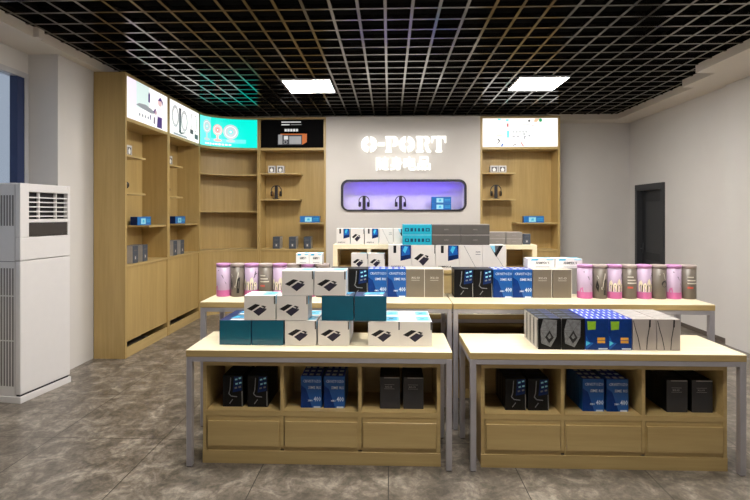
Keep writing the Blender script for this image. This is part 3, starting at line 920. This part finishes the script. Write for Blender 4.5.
# niche goods
make_headphones((-.42, 7.74, NZ0+.001), 0, 'black headphones on the left in the violet lit niche', 'black headphone stand on the left in the violet lit niche')
make_headphones((.18, 7.74, NZ0+.001), 0, 'black headphones in the middle of the violet lit niche', 'black headphone stand in the middle of the violet lit niche')
NB = shelf_box(.32, .10, .105)
for k in (0, 1):
    inst(NB, 'tablet_box', (.845, 7.75, NZ0+.001+.106*k), 'blue tablet box, %s of two stacked in the violet lit niche' % ('lower', 'upper')[k], 'box', 'blue tablet boxes in the niche')

# ------------------------------------------------------------------ tables
def display_table(x0, x1, y0, y1, H, label, group, th=.044, ap=.03, lw=.036):
    t = empty('display_table', ((x0+x1)/2, (y0+y1)/2, 0), 0, label, 'table', group)
    hw, hd = (x1-x0)/2, (y1-y0)/2
    m = MB(); m.box(-hw, hw, -hd, hd, H-th, H, 'maple_top', .003)
    fi = m.mi('maple')
    for f in m.bm.faces:
        if abs(f.normal.z) < .5 or f.calc_center_median().z < H-.01: f.material_index = fi
    tt = m.build('tabletop', t); tt['label'] = 'pale maple top'
    m = MB(); a0, a1 = H-th-ap, H-th-.0005
    m.box(-hw+.002+lw, hw-.002-lw, -hd+.002, -hd+.002+lw, a0, a1, 'steel'); m.box(-hw+.002+lw, hw-.002-lw, hd-.002-lw, hd-.002, a0, a1, 'steel')
    m.box(-hw+.002, -hw+.002+lw, -hd+.002+lw, hd-.002-lw, a0, a1, 'steel'); m.box(hw-.002-lw, hw-.002, -hd+.002+lw, hd-.002-lw, a0, a1, 'steel')
    m.build('frame_rail', t)
    for sx in (-1, 1):
        for sy in (-1, 1):
            m = MB(); x = sx*(hw-.002-lw/2); y = sy*(hd-.002-lw/2)
            m.box(x-lw/2, x+lw/2, y-lw/2, y+lw/2, .004, a1, 'steel', .002)
            m.box(x-lw/2+.004, x+lw/2-.004, y-lw/2+.004, y+lw/2-.004, 0, .004, 'black_plastic')
            m.build('leg', t)
    return t
FT0, FT1 = 2.93, 3.40
HF = .742
display_table(-1.287, .39, FT0, FT1, HF, 'low front left display table carrying the pyramid of phone boxes', 'low front display tables')
display_table(.50, 2.175, FT0, FT1, HF, 'low front right display table carrying black, blue and grey boxes', 'low front display tables')
HR = .94
RT0, RT1 = 3.49, 3.93
display_table(-1.425, .464, RT0, RT1, HR, 'taller display table behind the pyramid table', 'taller display tables')
display_table(.469, 2.367, RT0, RT1, HR, 'taller display table behind the front right table', 'taller display tables')

def bin_cabinet(x0, x1, label, group, y0=2.99, y1=3.345, H=.648, nb=3):
    W = x1-x0; D = y1-y0
    t = empty('bin_cabinet', ((x0+x1)/2, (y0+y1)/2, 0), 0, label, 'cabinet', group)
    hw, hd = W/2, D/2; p = .022
    m = MB()
    m.box(-hw, -hw+p, -hd, hd, .0, H, 'maple'); m.box(hw-p, hw, -hd, hd, 0, H, 'maple')
    m.box(-hw+p, hw-p, -hd, hd, H-p, H, 'maple'); m.box(-hw+p, hw-p, hd-.012, hd, .09, H-p, 'maple')
    m.box(-hw+p, hw-p, -hd, hd-.012, .305, .338, 'maple'); m.box(-hw+p, hw-p, -hd+.012, hd-.012, .09, .11, 'maple')
    iw = (W-p*(nb+1))/nb
    for k in range(1, nb):
        xx = -hw+p*k+iw*k
        m.box(xx, xx+p, -hd+.0005, hd-.012, .11, H-p, 'maple')
    m.build('carcass', t)
    m = MB(); m.box(-hw-.002, hw+.002, -hd-.003, -hd+.012, 0, .082, 'maple', .001); m.build('plinth', t)
    for k in range(nb):
        xx = -hw+p+(iw+p)*k
        m = MB(); m.box(xx+.004, xx+iw-.001, -hd+.004, -hd+.018, .083, .304, 'maple')
        m.box(xx+.010, xx+iw-.006, -hd-.009, -hd+.004, .114, .274, 'maple', .002)
        m.build('drawer_front', t)
    return t, [x0+p+(iw+p)*k+iw/2 for k in range(nb)]
cabL, binsL = bin_cabinet(-1.2, .322, 'low maple cabinet of bins under the front left table', 'cabinets under the front tables')
cabR, binsR = bin_cabinet(.578, 2.098, 'low maple cabinet of bins under the front right table', 'cabinets under the front tables')

# boxes in the bins: two columns, four deep
ordn = ('front', 'second', 'third', 'last')
GB = gadget_box(.132, .068, .205); BB = blue_box(.135, .068, .205); CB = charcoal_box(.13, .068, .205)
cols = {0: ((-1.026, -.862), (-.51, -.36), (.003, .155)), 1: ((.81, .955), (1.302, 1.455), (1.828, 1.985))}
for tb in (0, 1):
    tn = ('front left', 'front right')[tb]
    for bi, (me, nm, ds, cat) in enumerate(((GB, 'gadget_box', 'black gadget box', 'box'), (BB, 'camera_box', 'blue printed box', 'box'), (CB, 'speaker_box', 'charcoal box', 'box'))):
        for ci, x in enumerate(cols[tb][bi]):
            for r in range(4):
                inst(me, nm, (x, 3.045+.036+.070*r, .3385), '%s in bin of the %s table, %s column, %s in line' % (ds, tn, ('left', 'right')[ci], ordn[r]), cat, '%ses in the table bins' % ds)

# pyramid
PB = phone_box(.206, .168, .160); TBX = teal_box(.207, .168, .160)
YP = 3.05
zr = (HF+.0005, HF+.0005+.163, HF+.0005+.326)
def pyr(kind, x, lvl, r, label):
    me, nm = ((PB, 'phone_box'), (TBX, 'tablet_box'))[kind]
    inst(me, nm, (x, YP+.085+.171*r, zr[lvl]), label, 'box', ('white phone boxes in the pyramid', 'teal tablet boxes in the pyramid')[kind])
pos0 = ((1, -1.012, 'at the left end'), (1, -.798, 'beside the white boxes'), (0, -.581, 'left of the middle pair'), (0, -.365, 'right of the middle pair'), (0, -.036, 'second from the right end'), (0, .171, 'at the right end'))
nmk = ('white phone box', 'teal box')
for kd, x, w_ in pos0:
    for r in (0, 1):
        pyr(kd, x, 0, r, '%s %s of the pyramid\'s bottom layer, %s row' % (nmk[kd], w_, ('front', 'back')[r]))
for kd, x, w_ in ((0, -.850, 'left of its pair'), (0, -.636, 'right of its pair'), (1, -.339, 'left of its pair'), (1, -.124, 'right of its pair')):
    pyr(kd, x, 1, 0, '%s in the pyramid\'s middle layer, %s' % (nmk[kd], w_))
for x, w_ in ((-.6, 'left'), (-.388, 'right')):
    pyr(0, x, 2, 0, 'white phone box on top of the pyramid, the %s one of two' % w_)

# right front table
FB = facet_box(.144, .075, .196); CH = chip_box(.142, .075, .196); CU = curve_box(.143, .075, .196)
for me, nm, ds, xs in ((FB, 'gadget_box', 'black box with silver facet print', (1.012, 1.161)), (CH, 'card_box', 'dark blue box with gold chip print', (1.310, 1.455)), (CU, 'speaker_box', 'grey box with black curves', (1.603, 1.752))):
    for ci, x in enumerate(xs):
        for r in range(4):
            inst(me, nm, (x, 3.006+.039+.077*r, HF+.0005), '%s, %s column, %s in line on front right table' % (ds, ('left', 'right')[ci], ordn[r]), 'box', ds.replace(' box', ' boxes')+' on the front right table')

# rear table boxes
w3 = .149
G3 = gadget_box(w3, .085, .222); B3 = blue_box(.150, .085, .222); T3 = taupe_box(.149, .085, .222)
rear = ((G3, 'gadget_box', 'black gadget box', -.402, 'partly behind the pyramid\'s top pair'), (G3, 'gadget_box', 'black gadget box', -.248, 'just right of the pyramid\'s top'), (B3, 'camera_box', 'blue printed box', -.096, 'left of the pair right of the pyramid'),
        (B3, 'camera_box', 'blue printed box', .056, 'right of the pair right of the pyramid'), (T3, 'speaker_box', 'taupe box', .205, 'next to blue boxes left of the gap'), (T3, 'speaker_box', 'taupe box', .354, 'at the left edge of the gap'),
        (G3, 'gadget_box', 'black gadget box', .586, 'at the right edge of the gap'), (G3, 'gadget_box', 'black gadget box', .737, 'second right of the gap'), (B3, 'camera_box', 'blue printed box', .893, 'third right of the gap'),
        (B3, 'camera_box', 'blue printed box', 1.047, 'fourth right of the gap'), (T3, 'speaker_box', 'taupe box', 1.202, 'left of the pair left of the right tins'), (T3, 'speaker_box', 'taupe box', 1.356, 'touching the right row of tins'))
for me, nm, ds, x, w_ in rear:
    for r in (0, 1):
        inst(me, nm, (x, 3.735+.043+.087*r, HR+.0005), '%s on taller table %s, %s row' % (ds, w_, ('front', 'back')[r]), 'box', '%ses on the taller tables' % ds)

# tins
def make_tin(kind, var, R=.0562, Hh=.262):
    t = empty('gift_tin')
    q = MB(); q.recalc = False
    def arc(a0, a1, z0, z1, m, e=.0008, n=8):
        for k in range(n):
            a = math.radians(a0+(a1-a0)*k/n); bb = math.radians(a0+(a1-a0)*(k+1)/n); r = R+e
            q.poly([(r*math.sin(a), -r*math.cos(a), z0), (r*math.sin(bb), -r*math.cos(bb), z0), (r*math.sin(bb), -r*math.cos(bb), z1), (r*math.sin(a), -r*math.cos(a), z1)], m)
    def pt(a, z, e=.0012): a = math.radians(a); return ((R+e)*math.sin(a), -(R+e)*math.cos(a), z)
    body = 'tin_lilac' if kind == 0 else 'tin_taupe'
    q.lathe([(R-.002, 0), (R, .003), (R, Hh-.022)], body, 32)
    if kind == 0:
        arc(0, 360, .002, .052, 'tin_pink', n=32)
        if var == 0:
            for a, s_ in ((-48, 1.0), (-18, .85), (14, 1.1), (42, .8)):
                q.poly([pt(a-13, .058), pt(a+13, .058), pt(a+15, .10*s_+.02), pt(a+6, .125*s_+.02), pt(a-8, .115*s_+.02), pt(a-15, .09*s_+.02)], 'tin_cream')
                q.poly([pt(a-3, .10, .0018), pt(a+4, .10, .0018), pt(a+1, .115, .0018)], 'ink_black')
            for a in (-40, -6, 22): q.poly([pt(a, .056, .0018), pt(a+7, .056, .0018), pt(a+9, .10, .0018), pt(a+3, .115, .0018)], 'ink_black')
            q.poly([pt(30, .15), pt(44, .205), pt(48, .20), pt(36, .15)], 'ink_black'); q.poly([pt(36, .17), pt(60, .185), pt(58, .19), pt(36, .178)], 'ink_black')
        else:
            q.poly([pt(-30, .21), pt(-26, .215), pt(10, .17), pt(40, .10), pt(36, .10), pt(6, .165)], 'ink_grey')
            q.poly([pt(-60, .05), pt(-30, .052), pt(-35, .09), pt(-55, .08)], 'tin_pink')
    else:
        if var == 0:
            for p in (((-40,.18),(20,.20),(24,.195),(-36,.172)), ((-36,.175),(-4,.07),(0,.075),(-30,.172)), ((20,.20),(0,.09),(4,.085),(26,.19))):
                q.poly([pt(*v) for v in p], 'taupe_ink')
            q.poly([pt(8,.03), pt(28,.03), pt(36,.16), pt(14,.14)], 'ink_black'); q.poly([pt(-50,.09), pt(-30,.05), pt(-24,.10), pt(-40,.15)], 'ink_black')
        elif var == 1:
            q.poly([pt(20+26*math.cos(k*.52), .118+.026*math.sin(k*.52)) for k in range(12)], 'ink_black')
            q.poly([pt(-20,.19), pt(14,.205), pt(14,.20), pt(-20,.184)], 'taupe_ink')
            q.poly([pt(14,.205), pt(26,.15), pt(22,.15), pt(10,.2)], 'taupe_ink')
        else:
            for z_, a0, a1 in ((.165,-34,10), (.14,-34,28), (.118,-34,40)): arc(a0, a1, z_, z_+.010, 'taupe_ink', .0012, 6)
            arc(-34, 6, .082, .096, 'red_ink', .0012, 5)
    q.build('can_body', t)
    q = MB(); q.lathe([(R+.0015, Hh-.024), (R+.002, Hh-.004), (R, Hh-.001), (R-.004, Hh), (R-.006, Hh-.003)], 'tin_lid' if kind == 0 else 'tin_taupe_lid', 32); q.build('lid', t)
    return t
protos = {}
used = set()
def tin(kind, var, x, y, label):
    key = (kind, var)
    if key not in protos: protos[key] = make_tin(kind, var)
    o = protos[key] if key not in used else copy_tree(protos[key])
    used.add(key)
    o.location = (x, y, HR+.0005)
    tag(o, label, 'tin', ('lilac and pink gift tins', 'taupe gift tins')[kind])
oc = ('first', 'second', 'third', 'fourth', 'fifth', 'sixth', 'seventh', 'eighth', 'ninth')
for k in range(8):
    kd = k % 2; var = (1, 0, 0, 2, 0, 1, 0, 2)[k]
    tin(kd, var, -1.338+.1145*k, 3.755, '%s tin in the left row on the taller table, %s from the left' % (('lilac and pink', 'taupe')[kd], oc[k]))
for k in range(8):
    kd = k % 2; var = (1, 0, 0, 2, 0, 1, 1, 2)[k]
    tin(kd, var, 1.537+.1140*k, 3.755, '%s tin in the right row on the taller table, %s from the left' % (('lilac and pink', 'taupe')[kd], oc[k]))

# flat white boxes lying on the boxes and tins
WF = white_flat(.216, .12, .077); WS = white_flat(.102, .11, .085)
for k, x in enumerate((1.220, 1.440)):
    inst(WF, 'flat_box', (x, 3.885, HR+.2235), 'flat white box on top of the taupe boxes by the right tins, %s one' % ('left', 'right')[k], 'box', 'flat white boxes on the taupe boxes')
for k, x in enumerate((-.69, -.585)):
    inst(WS, 'flat_box', (x, 3.755, HR+.2635), 'small white box on top of the left row of tins, %s one' % ('left', 'right')[k], 'box', 'small white boxes on the tins')

# ------------------------------------------------------------------ third tier
TX0, TX1 = -.531, 1.366
TY0, TY1 = 4.05, 4.78
HT = .742
display_table(TX0-.35, TX1+.05, TY0, TY1, HT, 'low display table standing third in line, under the maple riser', 'low rear display tables')
bin_cabinet(TX0-.27, TX1-.03, 'low maple cabinet under the third table, seen below the taller tables', None, TY0+.06, TY1-.05, .648)
rs = empty('display_riser', ((TX0+TX1)/2, 4.4, HT+.0005), 0, 'open maple cubby riser behind the taller tables, small boxes on its top', 'display riser')
hw = (TX1-TX0)/2; p = .042
zt = 1.312-HT; zs = 1.10-HT
m = MB(); m.box(-hw, -hw+p, 0, .34, 0, zt-p, 'maple_top'); m.box(hw-p, hw, 0, .34, 0, zt-p, 'maple_top')
for x in (-.211, .55, 1.05): m.box(x-(TX0+TX1)/2, x-(TX0+TX1)/2+.036, .001, .325, zs, zt-p, 'maple_top')
m.box(-hw+p, hw-p, .325, .34, 0, zt-p, 'maple'); m.box(-hw+p, hw-p, .001, .325, zs-.03, zs, 'maple'); m.build('cubby_frame', rs)
m = MB(); m.box(-hw, hw, 0, .34, zt-p+.0005, zt, 'maple_top', .002); m.build('top_board', rs)
st = empty('display_step', ((TX0+TX1)/2, 4.395, HT+.0005), 0, 'maple step standing before the cubby riser under the tall white boxes', 'display step')
m = MB(); m.box(-hw, hw, -.21, 0, zs-.03, zs, 'maple', .002); m.build('step_board', st)
m = MB(); m.box(-hw+.002, hw-.002, -.20, -.18, 0, zs-.0305, 'maple')
for x in (-hw+.002, -.015, hw-.032): m.box(x, x+.03, -.18, -.002, 0, zs-.0305, 'maple')
m.build('step_frame', st)
# row on the step
R1 = portrait_box(.209, .17, .222); R2 = phone_box(.209, .17, .222); R3 = slant_box(.204, .17, .222); R4 = wedge_box(.204, .17, .222)
zz = 1.1005
for me, x, l in ((R1, 0.093, 'tall white phone box with blue screen print, left end of the riser\'s step row'), (R2, 0.304, 'tall white phone box with paired phones print between two blue print boxes'),
                 (R1, 0.516, 'tall white phone box with blue screen print under the dark flat boxes'), (R3, 0.724, 'tall white box with one slanting line, under dark flat boxes'), (R4, 0.931, 'tall white box with black wedge print at right of the step row')):
    inst(me, 'phone_box', (x, 4.205+.088, zz), l, 'box', 'tall white boxes on the riser step')
P2 = phone_box(.148, .10, .146)
for k, x in enumerate((-.270, -.117)):
    inst(P2, 'phone_box', (x, 4.205+.055, zz), 'small white phone box, %s of two on the step at left end' % ('left', 'right')[k], 'box', 'small phone boxes on the riser step')
CF = cyan_flat(.260, .165, .092); DF = dark_flat(.254, .165, .092)
for k in (0, 1):
    inst(CF, 'flat_box', (.246, 4.205+.086, zz+.223+.093*k), 'cyan flat box, %s of two stacked on the tall white boxes' % ('lower', 'upper')[k], 'box', 'cyan flat boxes')
    for c, x in enumerate((.506, .762)):
        inst(DF, 'flat_box', (x, 4.205+.086, zz+.223+.093*k), 'dark grey flat box, %s in the %s stack on tall white boxes' % (('lower', 'upper')[k], ('left', 'right')[c]), 'box', 'dark grey flat boxes')
# on the top board
A1 = portrait_box(.128, .12, .150); A2 = phone_box(.128, .12, .150); A3 = slant_box(.128, .12, .150); A4 = wedge_box(.128, .12, .150)
for k, (me, x) in enumerate(((A1, -.438), (A2, -.304), (A1, -.168), (A3, -.032), (A4, .103))):
    ds = ('blue screen print', 'paired phones print', 'blue screen print', 'slanting line print', 'black wedge print')[k]
    inst(me, 'phone_box', (x, 4.485, 1.3130), 'small white box with %s, %s from left on the riser\'s top' % (ds, oc[k]), 'box', 'small white boxes on the riser top')
GF = grey_flat(.147, .12, .059)
for c, x in enumerate((1.010, 1.162)):
    for k in (0, 1):
        inst(GF, 'flat_box', (x, 4.485, 1.3130+.0595*k), 'small grey flat box, %s in %s stack at riser top\'s right end' % (('lower', 'upper')[k], ('left', 'right')[c]), 'box', 'small grey flat boxes')
DK = slate_box(.07, .07, .10, 'left')
inst(DK, 'lens_box', (1.288, 4.49, 1.3130), 'small dark box at the right end of the riser top', 'box')
# on the deck under the step
CBX = plain_small(.115, .10, .15)
for k in range(5):
    inst(CBX, 'cable_box', (.52+.145*k, 4.12, HT+.0005), 'small dark blue box before the maple step, %s from left' % oc[k], 'box', 'dark blue boxes before the maple step')

# ------------------------------------------------------------------ air conditioner
ang = math.atan2(4.386-3.866, -3.04+3.11)
ac = empty('air_conditioner', (-3.11, 3.866, 0), ang, 'tall white floor standing air conditioner between window and column', 'air conditioner')
# local x runs along the front (grille) face away from the camera, local y into the body
W, D, Hh = .525, .385, 1.865
m = MB()
m.box(.004, W-.004, .052, D, .05, Hh, 'ac_white', .012, 3)
m.build('body', ac)
m = MB()
m.box(0, W, 0, .051, .072, 1.20, 'ac_white', .008, 3); m.build('front_panel', ac)
m = MB()
m.box(0, W, .0, .051, 1.206, 1.40, 'ac_white', .006, 2); m.box(0, .085, 0, .051, 1.40, Hh-.002, 'ac_white', .006, 2); m.box(W-.03, W, 0, .051, 1.40, Hh-.002, 'ac_white', .006, 2)
m.box(.08, W-.028, 0, .051, Hh-.075, Hh-.002, 'ac_white', .006, 2); m.box(.08, W-.028, 0, .051, 1.525, 1.555, 'ac_white', .003, 1)
m.build('upper_fascia', ac)
m = MB(); m.box(.086, W-.031, .006, .02, 1.405, 1.524, 'ac_display'); dp = m.build('display_panel', ac); dp['label'] = 'dark display strip'
m = MB(); m.box(.086, W-.031, .042, .051, 1.556, Hh-.076, 'ac_vent'); gr = m.build('air_grille', ac); gr['label'] = 'dark air outlet with white louvres'
for k in range(5):
    m = MB(); z = 1.575+.041*k; m.box(.087, W-.032, .006, .03, z, z+.010, 'ac_white'); m.build('louvre', gr)
m = MB()
for x in (.19, .37): m.box(x, x+.012, .012, .034, 1.557, Hh-.077, 'ac_white')
m.build('louvre_bar', gr)
m = MB(); m.box(-.004, W+.004, -.006, D+.006, 0, .055, 'ac_white', .004, 2); m.build('base', ac)
for slots, nm in ((((.14, .52), (.53, .90), (.91, 1.14)), 'lower_intake'), (((1.50, 1.76),), 'upper_intake')):
    m = MB()     # slotted intake on the side that faces the camera
    for z0, z1 in slots:
        for k in range(11):
            y = .07+.028*k
            m.box(.003, .0065, y, y+.015, z0, z1, 'ac_slot')
    m.build(nm, ac)
m = MB(); m.box(.01, W-.01, .012, .05, .0555, .0715, 'ac_vent'); m.build('shadow_gap', ac)  # near-black strip imitates the shade of an open gap above the base
m = MB(); m.box(.003, .01, .06, D-.014, 1.195, 1.20, 'ac_slot'); m.build('side_seam', ac)

# ------------------------------------------------------------------ camera, world, view
cam = bpy.data.cameras.new('camera'); co = bpy.data.objects.new('camera', cam); COL.objects.link(co)
TH_ = .031
co.location = (0, 0, 1.6); co.rotation_euler = (PI/2, 0, TH_)
cam.sensor_width = 36; cam.sensor_fit = 'HORIZONTAL'; cam.lens = 470/750*36
cam.shift_y = -36/750
cam.clip_start = .02
sc.camera = co
wd = bpy.data.worlds.new('world'); sc.world = wd; wd.use_nodes = True
bg = wd.node_tree.nodes['Background']
bg.inputs['Color'].default_value = (.40, .45, .53, 1); bg.inputs['Strength'].default_value = .48
sc.view_settings.view_transform = 'Standard'; sc.view_settings.look = 'None'
sc.view_settings.gamma = 1; sc.view_settings.exposure = 0.85; sc.view_settings.use_curve_mapping = False
